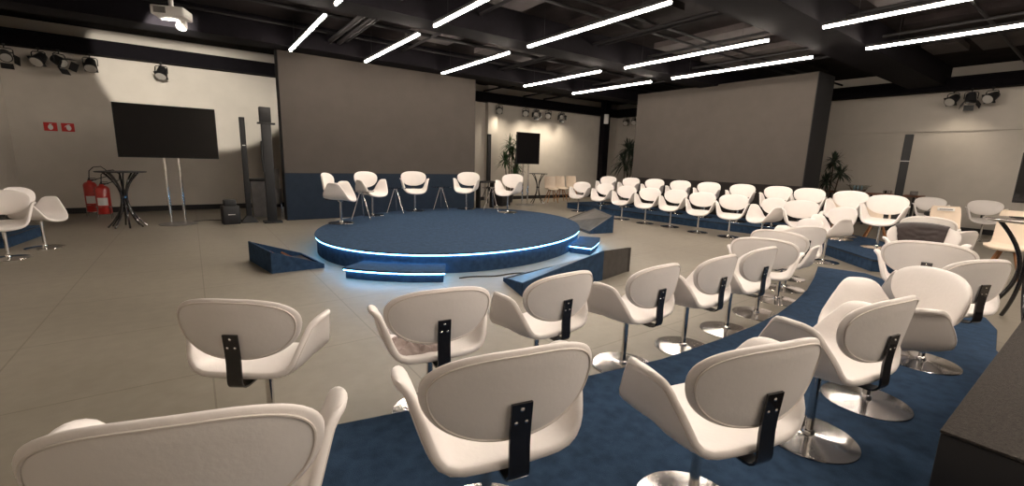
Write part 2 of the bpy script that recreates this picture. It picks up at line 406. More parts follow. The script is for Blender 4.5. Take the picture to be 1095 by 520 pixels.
def make_chair():
    root = empty('tulip_chair')
    V, Fc, fr, sm = pillow(seat_fn, .019, .021, 12, 64, 4.5, 2.45)
    MB().add(V, Fc).build('seat', M['leather'], root, True, 60)
    seat = root.children[-1] if root.children else None
    # welt under the seat rim
    pts = []
    for j in range(72):
        a, b = sm(.965, 2*PI*j/72); p, n_ = fr(a, b); pts.append(p-n_*.0125)
    mb = MB(); mb.tube(pts+[pts[0], pts[1]], .0032, 6)
    so = [c for c in bpy.data.objects if c.parent == root and c.name.startswith('seat')][0]
    mb.build('piping', M['piping'], so)
    V, Fc, fr, sm = pillow(back_fn, .024, .016)
    bo = MB().add(V, Fc).build('backrest', M['leather'], root, True, 60)
    # flat rear panel inside the welt
    vs_ = []; fs_ = []
    for i in range(0, 7):
        r = .90*i/6
        for j in range(48):
            a, b = sm(r, 2*PI*j/48); p, n_ = fr(a, b); vs_.append(tuple(p-n_*(.0172 if i < 6 else .013)))
    for i in range(6):
        for j in range(48): fs_.append((i*48+j, (i+1)*48+j, (i+1)*48+(j+1) % 48, i*48+(j+1) % 48))
    MB().add(vs_, fs_).build('rear_panel', M['leather_back'], bo, True, 60)
    pts = []
    for j in range(72):
        a, b = sm(.915, 2*PI*j/72); p, n_ = fr(a, b); pts.append(p-n_*.0135)
    MB().tube(pts+[pts[0], pts[1]], .0035, 6).build('piping', M['piping'], bo)
    # steel bracket
    path = [(-.258, .615), (-.255, .58), (-.250, .53), (-.248, .48), (-.250, .43), (-.252, .405), (-.250, .388), (-.243, .374), (-.230, .364), (-.205, .359), (-.12, .358), (-.03, .358)]
    br = MB().strip(path, .032, .008).build('bracket', M['black_steel'], root, True, 30)
    for (bx, bz) in ((0, .595), (-.016, .555), (.016, .555)):
        T = XF((bx, -.260+(.615-bz)*.11, bz), 0, PI/2)
        MB().lathe([(.006, -.001), (.006, .003), (.003, .0055), (.0005, .006)], n=12, T=T).build('bolt', M['chrome'], br)
    # post and base
    po = MB().lathe([(.018, .018), (.018, .20), (.0185, .330), (.045, .342), (.055, .364)], n=24).build('post', M['chrome'], root)
    MB().lathe([(.028, .016), (.028, .028), (.023, .038), (.019, .042)], n=24).build('collar', M['chrome'], po)
    MB().lathe([(.203, 0), (.207, .003), (.205, .006), (.16, .009), (.09, .013), (.045, .017), (.02, .019)], n=56).build('base_plate', M['base_metal'], root, True, 50)
    return root
proto = make_chair()
_used = [False]
CS = 1.17
def chair(x, y, z, az, label, group, sz=CS):
    if not _used[0]: o = proto; _used[0] = True
    else: o = copy_tree(proto)
    o.location = (x, y, z); o.rotation_euler = (0, 0, -math.radians(az)); o.scale = (CS, CS, sz)
    o['label'] = label; o['category'] = 'chair'
    if group: o['group'] = group
    return o

G1 = 'white chairs standing on the floor in the nearest curved row'
chair(.26, 2.70, 0, 36, 'white swivel chair alone at the left, back turned, clear of the blue carpet', G1)
f2 = chair(1.12, 2.39, 0, 9, 'white swivel chair with a crumpled mauve-grey cloth lying on its seat', G1)
chair(1.92, 2.31, 0, -2, 'white swivel chair just right of the one with the crumpled cloth', G1)
chair(2.70, 2.14, 0, -1, 'white swivel chair on the floor, second to the right of the chair with the cloth', G1)
chair(3.45, 2.09, 0, -1, 'white swivel chair on the floor, third to the right of the chair with the cloth', G1)
chair(4.20, 2.10, 0, 1, 'white swivel chair on the floor, fourth to the right of the chair with the cloth', G1)
chair(4.98, 2.18, 0, 68, 'white swivel chair showing a wide back, fifth right of the chair with the cloth', G1)
chair(5.75, 2.30, 0, 85, 'white swivel chair half hidden, its curled right arm showing beside the wide back', G1)
chair(6.42, 2.50, 0, 30, 'mostly hidden white swivel chair between the wide back and the one facing it', G1)
chair(7.10, 2.75, 0, -50, 'white swivel chair turned sideways at the far end of the nearest floor row', G1)
G2 = 'white chairs on the near blue platform'
chair(-.01, 1.44, PH, 17, 'large white swivel chair cut off at the bottom left corner of the picture', G2)
chair(.86, 1.31, PH, 12, 'large white swivel chair at the bottom centre with its steel back bracket facing us', G2)
chair(1.65, .88, PH, 15, 'white swivel chair at the bottom right of centre, dark bracket, whole seat seen from behind', G2)
chair(2.70, .82, PH, 10, 'white swivel chair on the near platform, its base beside the bottom-right chair', G2)
chair(3.46, .77, PH, -43, 'white swivel chair on the near platform turned toward us, smooth inner backrest showing', G2)
chair(4.60, .73, PH, 26, 'white swivel chair seen from behind, partly hidden by the smooth inner backrest', G2)
chair(5.39, .97, PH, 76, 'white swivel chair with a very wide low back, in front of the jacket chair', G2)
chair(7.95, 1.33, 0, 18, 'white swivel chair seen from behind just right of the chair carrying the dark jacket', G2)
d2 = chair(6.50, 1.19, PH, -109, 'white swivel chair with a dark jacket hung over its backrest', G2)
chair(8.95, 1.66, 0, 77, 'white swivel chair whose back top rises just behind the chair carrying the dark jacket', G2, 1.27)

G3 = 'white chairs on the round stage'
SZF = 1.27
for (x, y, az, lb) in ((2.33, 9.0, 122, 'white swivel chair on the stage, leftmost, seen side-on'),
                       (3.28, 9.95, 160, 'white swivel chair on the stage, second from the left, turned slightly right'),
                       (4.52, 10.45, 196, 'white swivel chair in the middle of the stage chairs, facing us'),
                       (5.95, 10.35, 226, 'white swivel chair on the stage in front of the edge of the grey partition'),
                       (6.55, 9.25, 246, 'white swivel chair at the right end of the stage, in front of the palm')):
    chair(x, y, SZ, az, lb, G3, SZF)
G4 = 'white chairs on the floor in front of the right-hand platform'
A = [(10.55, 10.75), (10.60, 9.78), (10.25, 8.60), (10.17, 7.70), (10.25, 6.95), (10.06, 6.03), (10.09, 5.26), (10.02, 4.5)]
AL = ['leftmost white swivel chair of the floor row before the right-hand platform'] + \
     ['white swivel chair, %s from the left in the floor row before the right-hand platform' % w for w in ('second', 'third', 'fourth', 'fifth', 'sixth', 'seventh')] + \
     ['white swivel chair turned side-on, eighth in the floor row before the right-hand platform']
AZ = [250, 258, 256, 254, 258, 250, 250, 292]
for (x, y), lb, az in zip(A, AL, AZ): chair(x, y, 0, az, lb, G4, SZF)
chair(9.88, 3.70, 0, 240, 'white swivel chair with open arms, just right of the side-on chair in the floor row', G4, SZF)
chair(8.98, 2.93, 0, 304, 'white swivel chair at the right end of the floor row, arms showing behind a backrest', G4, SZF)
G5 = 'white chairs on the right-hand platform'
B = [(11.75, 10.7), (11.75, 9.7), (11.75, 8.75), (11.7, 7.8), (11.65, 6.85), (11.6, 5.88), (11.6, 5.0), (11.5, 4.25), (11.4, 3.42), (10.3, 2.55)]
words = ('second', 'third', 'fourth', 'fifth', 'sixth', 'seventh', 'eighth', 'ninth')
BL = ['leftmost white swivel chair standing on the right-hand platform'] + ['white swivel chair, %s from the left on the right-hand platform' % w for w in words] + \
     ['rightmost white swivel chair of the rows facing the stage, with long open arm']
for i, ((x, y), lb) in enumerate(zip(B, BL)): chair(x, y, PHR, (256, 258, 256, 258, 256, 258, 260, 256, 258, 268)[i], lb, G5, SZF)
chair(10.85, 3.32, PHR, 280, 'white swivel chair turned side-on at the near corner of the right-hand platform', G5, SZF)
G6 = 'white chairs by the right wall'
h1 = chair(15.65, 2.91, 0, 255, 'small distant white swivel chair by the right wall with a black strap at its seat', G6, SZF)
chair(15.65, 1.9, 0, 256, 'distant white swivel chair by the right wall, right of the labelled beige chair', G6, SZF)
G7 = 'white chairs at the far left'
chair(-2.28, 9.35, 0, 168, 'white swivel chair at the far left edge, facing us', G7, SZF)
chair(-2.05, 10.15, 0, 110, 'white swivel chair at the far left turned side-on, nearest the extinguishers', G7, SZF)

# jacket over chair d2's back (own thing)
def over_back(parent_o, a0, a1, fdrop, bdrop, name, m, label, cat, amp=.008):
    vs_ = []; fs_ = []; na, nb = 26, 40; T = Matrix.Translation(parent_o.location) @ Matrix.Rotation(parent_o.rotation_euler.z, 4, 'Z') @ Matrix.Scale(CS, 4)
    for i in range(na+1):
        a = a0+(a1-a0)*i/na
        bm_ = (1-abs(a)**2.35)**(1/2.35)
        for j in range(nb+1):
            t_ = j/nb
            e = 1e-3
            sfront = t_ < .5
            if sfront: b = bm_-(1-t_*2)*fdrop*(1+.05*math.sin(a*7))
            else: b = bm_-(t_*2-1)*bdrop
            b = min(b, bm_*.985)
            p = back_fn(a, b); n_ = (back_fn(a+e, b)-back_fn(a-e, b)).cross(back_fn(a, b+e)-back_fn(a, b-e)).normalized()
            q = max(0.0, 1-max(abs(a), abs(b))**3)
            off = (.034 if sfront else -.032)*min(1, 6*(bm_-b)/1.0+.0) + amp*noise.noise(Vector((a*5, b*6, 3.0)))
            up = .014*max(0, 1-(bm_-b)*6)
            vs_.append(tuple(T @ (p+n_*off+Vector((0, 0, up)))))
    w_ = nb+1
    for i in range(na):
        for j in range(nb): fs_.append((i*w_+j, (i+1)*w_+j, (i+1)*w_+j+1, i*w_+j+1))
    o = MB().add([tuple(Vector(v)-parent_o.location) for v in vs_], fs_).build(name, m, None, True, 180)
    o.location = parent_o.location
    so = o.modifiers.new('thick', 'SOLIDIFY'); so.thickness = .006; so.offset = 1
    return tag(o, label, cat)
over_back(d2, -.74, .62, 1.6, .9, 'jacket', M['jacket'], 'dark brown jacket draped over a white chair backrest at the right', 'jacket')

# crumpled cloth on f2's seat
vs_ = []; fs_ = []; nn = 34
for i in range(nn+1):
    for j in range(nn+1):
        u, v = i/nn, j/nn
        x = -.215+.27*u+.02*noise.noise(Vector((u*4, v*4, 1))); y = -.17+.20*v+.02*noise.noise(Vector((u*4, v*4, 7)))
        edge = min(u, v, 1-u, 1-v)*4; edge = min(1, edge)
        sx, sz_ = prof(x)
        z = .412+sz_*.9+edge*(.035+.045*abs(noise.noise(Vector((u*5.0, v*5.0, 5))))*2+.02*noise.noise(Vector((u*12, v*12, 2))))
        vs_.append((x, y, z))
for i in range(nn):
    for j in range(nn): a = i*(nn+1)+j; fs_.append((a, a+nn+1, a+nn+2, a+1))
cl = MB().add(vs_, fs_).build('scarf', M['scarf'], None, True, 180)
cl.location = f2.location; cl.rotation_euler = f2.rotation_euler; cl.scale = f2.scale
so = cl.modifiers.new('thick', 'SOLIDIFY'); so.thickness = .006
tag(cl, 'crumpled mauve-grey cloth lying on a white chair seat in the nearest row', 'cloth')

# black strap / bag on the distant chair
t = empty('shoulder_bag', (h1.location.x-.03, h1.location.y, .50), 0.4, 'small black bag with a looped strap on a distant white chair', 'bag')
MB().box(-.14, .14, -.07, .07, 0, .11, .03).build('body', M['plastic_black'], t)
MB().tube([(-.12, 0, .09), (-.13, -.02, .16), (-.05, -.05, .21), (.06, -.05, .20), (.13, -.02, .15), (.12, 0, .09)], .010, 8).build('strap', M['plastic_black'], t)

# ================================================================== SIDE TABLES ON STAGE
def side_table(x, y, rz, label):
    t = empty('side_table', (x, y, SZ), rz, label, 'table', 'glass side tables on the stage')
    H_ = .60
    MB().lathe([(.26, H_-.010), (.262, H_-.005), (.26, H_)], n=40).build('glass_top', M['glass'], t)
    MB().lathe([(.045, H_-.03), (.045, H_-.012), (.02, H_-.0105)], n=20).build('hub', M['chrome'], t)
    for i in range(3):
        a = 2*PI*i/3+.5
        MB().tube([(.03*math.cos(a), .03*math.sin(a), H_-.028), (.22*math.cos(a), .22*math.sin(a), .009)], .011, 10).build('leg', M['chrome'], t)
side_table(2.85, 9.35, -1.5, 'glass side table with chrome legs between the two leftmost stage chairs')
side_table(3.90, 10.15, -1.5, 'glass side table with chrome legs between the second and middle stage chairs')
side_table(5.25, 10.45, .6, 'glass side table with chrome legs right of the middle stage chair')
side_table(6.45, 9.85, .3, 'glass side table with chrome legs between the two rightmost stage chairs')

# ================================================================== WEDGES (open carpeted floor wedges)
def wedge(pts, hs, label, lid=False, name='floor_wedge'):
    """pts: 4 floor corners (ccw), hs: height at each corner; open sloping top"""
    cx = sum(p[0] for p in pts)/4; cy = sum(p[1] for p in pts)/4
    t = empty(name, (cx, cy, 0), 0, label, 'wedge box', 'open blue wedge boxes around the stage')
    q = [Vector((p[0]-cx, p[1]-cy)) for p in pts]; th = .022
    for i in range(4):
        j = (i+1) % 4; a, b = q[i], q[j]; d = (b-a).normalized(); nrm = Vector((-d.y, d.x))*th
        v = [(a.x, a.y, 0), (b.x, b.y, 0), (b.x+nrm.x-d.x*th*0, b.y+nrm.y, 0), (a.x+nrm.x, a.y+nrm.y, 0),
             (a.x, a.y, hs[i]), (b.x, b.y, hs[j]), (b.x+nrm.x, b.y+nrm.y, hs[j]), (a.x+nrm.x, a.y+nrm.y, hs[i])]
        MB().add(v, [(0, 3, 2, 1), (4, 5, 6, 7), (0, 1, 5, 4), (1, 2, 6, 5), (2, 3, 7, 6), (3, 0, 4, 7)]).build('side_panel', M['carpet'] if i in wedge.navy else M['wedge_inside'], t, False)
    s_ = .93
    MB().add([(p.x*s_, p.y*s_, .012) for p in q]+[(p.x*s_, p.y*s_, .03) for p in q], [(3, 2, 1, 0), (4, 5, 6, 7), (0, 1, 5, 4), (1, 2, 6, 5), (2, 3, 7, 6), (3, 0, 4, 7)]).build('floor_board', M['wedge_inside'], t, False)
    if lid:
        f_ = .975
        top = [(p.x*f_, p.y*f_, h_-.012) for p, h_ in zip(q, hs)]
        MB().add([(x, y, z-.015) for x, y, z in top]+top, [(3, 2, 1, 0), (4, 5, 6, 7), (0, 1, 5, 4), (1, 2, 6, 5), (2, 3, 7, 6), (3, 0, 4, 7)]).build('sloping_board', M['slope_board'], t, False)
    return t, q
wedge.navy = (0, 1, 2, 3)
tw, q = wedge([(.77, 6.60), (1.45, 6.62), (1.32, 7.55), (.60, 7.62)], [.30, .06, .06, .30], 'open blue wedge box on the floor left of the stage, wooden battens inside')
for f in (.35, .6):
    a = q[0].lerp(q[1], f)*.9; b = q[3].lerp(q[2], f)*.9
    MB().tube([(a.x, a.y, .16-.1*f), (b.x, b.y, .16-.1*f)], .018, 4).build('batten', M['wood'], tw)
wedge.navy = (0, 3)
wedge([(3.10, 4.02), (4.53, 4.06), (5.29, 4.23), (3.30, 4.72)], [.17, .42, .37, .05], 'long low blue wedge box with a black end panel, nearest side of the stage', True)
wedge.navy = (0, 1)
wedge([(7.33, 7.05), (7.99, 6.93), (8.85, 8.35), (7.95, 8.75)], [.06, .42, .42, .06], 'blue wedge box with bare grey inside, beyond the right side of the stage', True)

# ================================================================== TUBE LIGHTS
def tube_light(x, y0, y1, label):
    t = empty('tube_light', (x, (y0+y1)/2, 3.9), 0, label, 'ceiling light', 'hanging linear tube lights')
    h = (y1-y0)/2
    MB().box(-.03, .03, -h, h, 0.0, .05, .004).build('housing', M['black'], t)
    MB().tube([(0, -h+.005, -.012), (0, h-.005, -.012)], .027, 12).build('diffuser', M['tube'], t)
    w_ = MB()
    for yy in (-h*.7, h*.7): w_.tube([(0, yy, .05), (0, yy, .58)], .003, 5)
    w_.build('suspension_wire', M['black'], t)
rows = ((-3.8, -.7, 'added unseen rear'), (8.17, 11.3, 'far'), (4.2, 7.5, 'middle'), (.2, 3.3, 'near'))  # first row is unseen, added behind the camera to brighten the near chairs
cols = ((2.0, 'leftmost'), (3.65, 'second'), (5.72, 'third'), (8.52, 'fourth'), (10.55, 'fifth'))
for (y0, y1, rn) in rows:
    for (x, cn) in cols:
        xx = 8.65 if (cn == 'fourth' and rn == 'middle') else x
        tube_light(xx, y0, y1, '%s tube light from the left in the %s row of ceiling lights' % (cn, rn))

# ================================================================== STAGE SPOTLIGHTS ON BEAMS
def par_can(name, loc, rz, tilt, label, style='par', group=None, lit=False):
    """loc is the clamp point under the beam; the can aims along -y local then tilted down"""
    t = empty(name, loc, rz, label, 'spotlight', group)
    MB().box(-.02, .02, -.03, .03, -.05, 0.0, .004).lathe([(.012, -.10), (.012, -.05)], n=10).build('clamp', M['plastic_black'], t)
    pts = [(-.13, 0, -.27), (-.13, 0, -.12), (-.10, 0, -.095), (.10, 0, -.095), (.13, 0, -.12), (.13, 0, -.27)]
    MB().tube(pts, .011, 6).build('yoke', M['plastic_black'], t)
    T = Matrix.Translation((0, 0, -.26)) @ Matrix.Rotation(PI/2+tilt, 4, 'X')
    if style == 'par':
        b = MB().lathe([(.05, -.18), (.09, -.15), (.105, -.06), (.115, .02), (.125, .10), (.125, .13)], n=20, T=T, caps=True).build('body', M['plastic_black'], t)
        MB().lathe([(.112, .128), (.112, .134), (.02, .138)], n=20, T=T).build('lens', M['lamp_glow'] if lit else M['lens'], t)
    else:
        b = MB().lathe([(.06, -.16), (.10, -.13), (.11, .0), (.11, .10)], n=16, T=T).build('body', M['plastic_black'], t)
        MB().lathe([(.09, .101), (.09, .106), (.02, .11)], n=20, T=T).build('lens', M['lens'], t)
    for s_ in range(4):
        T2 = T @ Matrix.Rotation(s_*PI/2, 4, 'Z') @ Matrix.Translation((.12, 0, .12)) @ Matrix.Rotation(.5, 4, 'Y')
        if style == 'fresnel': MB().box(-.004, .004, -.10, .10, 0, .15, T=T2).build('barn_door', M['plastic_black'], t)
    if style != 'fresnel':
        MB().box(-.125, .125, -.125, .125, .09, .10, T=T).build('filter_frame', M['plastic_black'], t)
    return t
ZB = 3.85
gl = 'spotlights hung on the left part of the back beam'
par_can('stage_spotlight', (-3.15, 15.0, ZB), .3, .5, 'black spotlight at the far left end of the back beam, cut by the frame', 'fresnel', gl)
par_can('stage_spotlight', (-2.62, 14.98, ZB), -.4, .7, 'silver-backed spotlight of the pair left of the red signs', 'par', gl)
par_can('stage_spotlight', (-2.28, 14.95, ZB), .9, .5, 'black spotlight with open barn doors, right one of the pair above the red signs', 'fresnel', gl)
par_can('stage_spotlight', (-1.76, 15.0, ZB), .0, .8, 'black spotlight facing us, above the bar table with the extinguishers', 'par', gl)
par_can('stage_spotlight', (-.42, 15.0, ZB), -.3, .9, 'black spotlight on the beam above the left television', 'par', gl)
gm = 'spotlights hung on the beam above the far television'
for i, (x, dz, rz, tl, st_, w) in enumerate(((10.08, 0, -.5, .45, 'par', 'leftmost of the five spotlights above the far palm and television'),
                                   (11.40, 0, -.7, .4, 'par', 'second of the five spotlights above the far television'),
                                   (11.95, 0, -.6, .3, 'fresnel', 'middle one of the five spotlights above the far television, square barn doors'),
                                   (12.62, 0, -.8, .4, 'par', 'fourth of the five spotlights above the far television'),
                                   (13.38, 0, -.6, .3, 'fresnel', 'rightmost of the five spotlights, between television and black column'))):
    par_can('stage_spotlight', (x, 14.98, ZB), rz, tl, w, st_, gm)
gr_ = 'spotlights on the right-wall beam'
par_can('stage_spotlight', (17.05, 14.45, ZB), -1.2, .5, 'left spotlight of the two just right of the black column', 'par', gr_)
par_can('stage_spotlight', (17.05, 13.95, ZB), -1.2, .5, 'right spotlight of the two just right of the black column', 'par', gr_)
par_can('stage_spotlight', (17.0, 3.15, ZB), -1.9, .6, 'left spotlight of the cluster of three on the right wall', 'par', gr_)
par_can('stage_spotlight', (17.0, 2.80, ZB), -1.3, 1.1, 'small middle spotlight of the cluster of three on the right wall', 'fresnel', gr_)
par_can('stage_spotlight', (17.0, 2.42, ZB), -2.0, .5, 'right spotlight of the cluster of three on the right wall', 'par', gr_)

# small loudspeaker on the column
t = empty('wall_speaker', (15.78, 14.7, 3.45), .75, 'small white loudspeaker high on the black corner column', 'loudspeaker')
MB().box(-.14, .14, -.20, 0, 0, .42, .02).build('cabinet', M['white_plastic'], t)
MB().box(-.115, .115, -.208, -.2, .03, .39, .003).build('grille', M['paper'], t)
# projector
t = empty('projector', (-.05, 10.35, 3.92), -.35, 'white projector hanging from the ceiling at the top left', 'projector')
MB().box(-.25, .25, -.20, .20, 0, .16, .025).build('body', M['white_plastic'], t)
MB().lathe([(.04, .16), (.03, .58)], n=12).build('ceiling_pole', M['white_plastic'], t)
MB().box(-.20, -.02, -.203, -.2, .03, .13).build('vent', M['grey_plastic'], t)
T = Matrix.Translation((.10, .12, -.01)) @ Matrix.Rotation(PI, 4, 'X') @ Matrix.Rotation(-.35, 4, 'X')
MB().lathe([(.075, -.03), (.085, .10), (.07, .14)], n=20, T=T).build('lens_hood', M['white_plastic'], t)
MB().lathe([(.055, .141), (.055, .146), (.01, .150)], n=20, T=T).build('lens', M['lamp_glow'], t)
for (x, y, z, lb) in ((-1.36, 12.65, 4.2, 'small white detector box on the ceiling edge at the upper left'), (1.37, 12.63, 4.2, 'small white detector box on the ceiling near the partition top left corner')):
    t = empty('ceiling_detector', (x, y, z), 0, lb, 'detector', 'ceiling detector boxes')
    MB().box(-.06, .06, -.06, .06, 0, .10, .01).build('box', M['white_plastic'], t)
    MB().tube([(0, 0, .10), (0, 0, .30)], .01, 8).build('conduit', M['plastic_black'], t)

# ================================================================== TELEVISIONS
def television(name, x, y, rz, w, z0, z1, label, r_=0.0):
    t = empty(name, (x, y, 0), rz, label, 'television')
    bo = MB().box(-w/2, w/2, -.02, .04, z0, z1, .008).build('screen_housing', M['plastic_black'], t)
    MB().box(-w/2+.012, w/2-.012, -.0225, -.0195, z0+.02, z1-.012).build('screen', M['glossy_black'], bo)
    MB().box(-.18, .18, .04, .09, (z0+z1)/2-.3, (z0+z1)/2+.3, .01).build('mount', M['plastic_black'], t)
    for s_ in (-.125, .125): MB().tube([(s_, .11, .015), (s_, .11, (z0+z1)/2+.28)], .03, 14).build('pole', M['chrome'], t)
    MB().lathe([(.36, 0), (.36, .010), (.34, .016)], cy=.10, n=40).build('base_plate', M['grey_plastic'], t)
television('television', -.34, 12.25, 0, 1.74, 1.46, 2.56, 'large black television on twin chrome poles at the left wall')
television('television', 10.1, 13.05, .0, 1.06, 1.52, 2.65, 'black television on a pole stand beside the far palm')
television('television', 13.1, .47, -PI/2, 1.6, 1.08, 2.05, 'black television cut off by the right edge of the picture')

# ================================================================== BAR TABLES
def bar_table(x, y, label, legs=8, top_r=.42, h=1.17, phase=.2):
    t = empty('bar_table', (x, y, 0), 0, label, 'bar table', 'round black bar tables')
    MB().lathe([(top_r-.01, h-.022), (top_r, h-.018), (top_r, h-.004), (top_r-.005, h)], n=48).build('table_top', M['plastic_black'], t)
    for i in range(legs):
        a = 2*PI*i/legs+phase; P = []
        for k_ in range(15):
            u = k_/14; z = .012+u*(h-.035)
            r = .045+.27*abs((u-.55)/.55)**2.1 if u < .55 else .045+.24*((u-.55)/.45)**2.0
            P.append((r*math.cos(a), r*math.sin(a), z))
        MB().tube(P, .017, 8).build('leg', M['black_steel'], t)
    MB().lathe([(.066, .62), (.066, .66)], n=20).build('clamp_ring', M['black_steel'], t)
bar_table(-1.20, 12.25, 'round black bar table beside the red fire extinguishers')
bar_table(10.95, 13.45, 'round black bar table right of the far television', 4, .36, 1.17, .3)
t = None
def big_table(x, y):
    t = empty('bar_table', (x, y, 0), 0, 'glass-topped bar table with curved black legs at the right edge', 'bar table', 'round black bar tables')
    h = 1.15
    MB().lathe([(.385, h-.03), (.40, h-.02), (.40, h-.006), (.39, h)], n=56).build('table_top', mat('smoked_table_top', (.22, .19, .17), .12, coat=.8), t)
    for i in range(4):
        a = 2*PI*i/4+.35; P = []
        for k_ in range(19):
            u = k_/18; z = .012+u*(h-.045)
            r = .05+.30*abs((u-.55)/.55)**2.0 if u < .55 else .05+.22*((u-.55)/.45)**1.8
            P.append((r*math.cos(a), r*math.sin(a), z))
        MB().tube(P, .02, 10).build('leg', M['black_steel'], t)
big_table(7.15, .48)

# ================================================================== FIRE EXTINGUISHERS AND SIGNS
def extinguisher(x, y, r, h, hose, label):
    t = empty('fire_extinguisher', (x, y, 0), 0, label, 'fire extinguisher', 'red fire extinguishers')
    z0 = .12
    MB().lathe([(r*.9, z0), (r, z0+.02), (r, z0+h-.08), (r*.8, z0+h-.03), (r*.35, z0+h), (r*.3, z0+h+.03)], n=28).build('cylinder', M['red'], t)
    lb_ = MB()
    A_ = [(-2.3+i*.13) for i in range(12)]
    lb_.rings([[( (r+.002)*math.cos(a), (r+.002)*math.sin(a), z) for a in A_] for z in (z0+.20, z0+.38)], False, closed=False).build('label_sticker', M['paper'], t)
    MB().box(-.03, .13, -.012, .012, z0+h+.03, z0+h+.05, .004).box(-.02, .12, -.01, .01, z0+h+.07, z0+h+.085, .003).lathe([(.018, z0+h+.02), (.018, z0+h+.075)], n=10).build('handle', M['plastic_black'], t)
    if hose:
        MB().tube([(.02, 0, z0+h+.04), (-.06, 0, z0+h+.10), (-.16, 0, z0+h+.12), (-.22, 0, z0+h+.02), (-.20, -.02, z0+h-.15), (-.19, -.03, z0+.25)], .012, 8).build('hose', M['plastic_black'], t)
    else:
        MB().tube([(.0, 0, z0+h+.05), (.02, 0, z0+h+.25), (.10, 0, z0+h+.34), (.24, 0, z0+h+.36), (.34, 0, z0+h+.26), (.32, 0, z0+h+.12), (.14, 0, z0+h+.06), (.0, 0, z0+h+.0)], .010, 8).build('hose', M['plastic_black'], t)
    sd = MB()
    for i in range(4):
        a = PI/4+i*PI/2
        sd.tube([((r+.012)*math.cos(a), (r+.012)*math.sin(a), .30), ((r+.035)*math.cos(a), (r+.035)*math.sin(a), .006)], .007, 6)
    sd.tube([((r+.012)*math.cos(2*PI*i/20), (r+.012)*math.sin(2*PI*i/20), .28) for i in range(21)], .006, 6)
    sd.lathe([(r*.98, .10), (r*.98, .112)], n=20)
    sd.build('floor_stand', M['base_metal'], t)
extinguisher(-2.02, 14.55, .125, .72, False, 'red fire extinguisher with looped hose, left one of the pair by the wall')
extinguisher(-1.74, 13.95, .135, .66, False, 'red fire extinguisher, right and nearer one of the pair by the bar table')
def sign(x, kind, label):
    t = empty('safety_sign', (x, Y1-.004, 2.11), 0, label, 'sign', 'red safety signs')
    MB().box(-.115, .115, -.006, .003, -.10, .10).build('plate', M['sign_red'], t)
    g = MB()
    cx = .0 if kind == 1 else .015
    g.rings([[(cx+rx*math.cos(a)*1.0, -.0075, zc+rz_*math.sin(a)) for a in [2*PI*i/20 for i in range(20)]] for rx, rz_, zc in ((.045, .062, -.012),)]+[[(cx+.045*math.cos(2*PI*i/20), -.0062, -.012+.062*math.sin(2*PI*i/20)) for i in range(20)]])
    g.box(cx-.02, cx+.03, -.0076, -.0062, .055, .068)
    g.box(cx-.008, cx+.008, -.0076, -.0062, .04, .06)
    if kind == 2: g.add([(cx-.02, -.0075, .06), (cx-.02, -.0075, .045), (cx-.075, -.0075, -.005), (cx-.06, -.0075, .03)], [(0, 1, 2, 3)])
    g.build('pictogram', M['paper'], t, False)
sign(-2.67, 1, 'red safety sign with white extinguisher shape, left of the two on the wall')
sign(-2.37, 2, 'red safety sign with white extinguisher and hose shape, right of the two')

# ================================================================== LOUDSPEAKERS LEFT OF THE SCREEN
t = empty('column_speaker', (1.02, 12.05, 0), 0, 'slim black column loudspeaker on a flared foot, nearest the television', 'loudspeaker')
MB().box(-.055, .055, -.05, .05, .10, 2.42, .008).build('column', M['plastic_black'], t)
mb = MB(); mb.rings([[(-.17, -.14, 0), (.17, -.14, 0), (.17, .14, 0), (-.17, .14, 0)], [(-.17, -.14, .02), (.17, -.14, .02), (.17, .14, .02), (-.17, .14, .02)], [(-.06, -.05, .16), (.06, -.05, .16), (.06, .05, .16), (-.06, .05, .16)]]); mb.build('foot', M['plastic_black'], t)
MB().box(-.03, .03, -.053, -.05, 1.78, 1.80).build('badge', M['white_plastic'], t)
t = empty('speaker_stand', (1.42, 11.95, 0), 0, 'thick black equipment post with a crossbar, right of the slim column loudspeaker', 'stand')
t.location = (1.47, 11.80, 0)
MB().box(-.10, .10, -.06, .06, .04, 2.3, .01).build('post', M['plastic_black'], t)
MB().box(-.17, .19, -.07, .07, 2.28, 2.32, .005).build('crossbar', M['plastic_black'], t)
MB().box(-.12, .11, -.08, .10, 2.32, 2.66, .012).build('speaker_box', M['plastic_black'], t)
MB().box(-.19, .2, -.16, .16, 0, .045, .01).build('foot', M['plastic_black'], t)
MB().tube([(-.11, -.07, 1.2), (-.13, -.08, 1.5), (-.12, -.07, 1.9)], .02, 8).build('cable', M['plastic_black'], t)
t = empty('monitor_speaker', (.64, 11.95, 0), .1, 'small black speaker box on the floor left of the column loudspeaker', 'loudspeaker')
MB().box(-.17, .17, -.16, .16, 0, .42, .02).build('cabinet', M['plastic_black'], t)
MB().box(-.14, .14, -.166, -.158, .04, .38, .004).build('grille', M['black'], t)
MB().box(-.07, .07, -.17, -.165, .22, .235).build('badge', M['white_plastic'], t)
MB().box(-.12, .12, -.10, .10, .42, .56, .02).build('carry_handle', M['plastic_black'], t)
t = empty('storage_bin', (1.45, 13.2, 0), 0, 'tall grey bin standing behind the black equipment post', 'bin')
mb = MB(); mb.rings([[(-.22, -.2, 0), (.22, -.2, 0), (.22, .2, 0), (-.22, .2, 0)], [(-.27, -.24, .92), (.27, -.24, .92), (.27, .24, .92), (-.27, .24, .92)]]); mb.build('body', M['grey_plastic'], t)
MB().box(-.29, .29, -.26, .26, .92, .98, .015).build('lid', M['plastic_black'], t)
t = empty('folded_chair', (1.72, 12.75, 0), .3, 'grey folded chair leaning by the left edge of the grey partition', 'chair')
MB().box(-.10, .10, -.02, .02, .55, 1.25, .01).build('backrest', M['grey_plastic'], t)
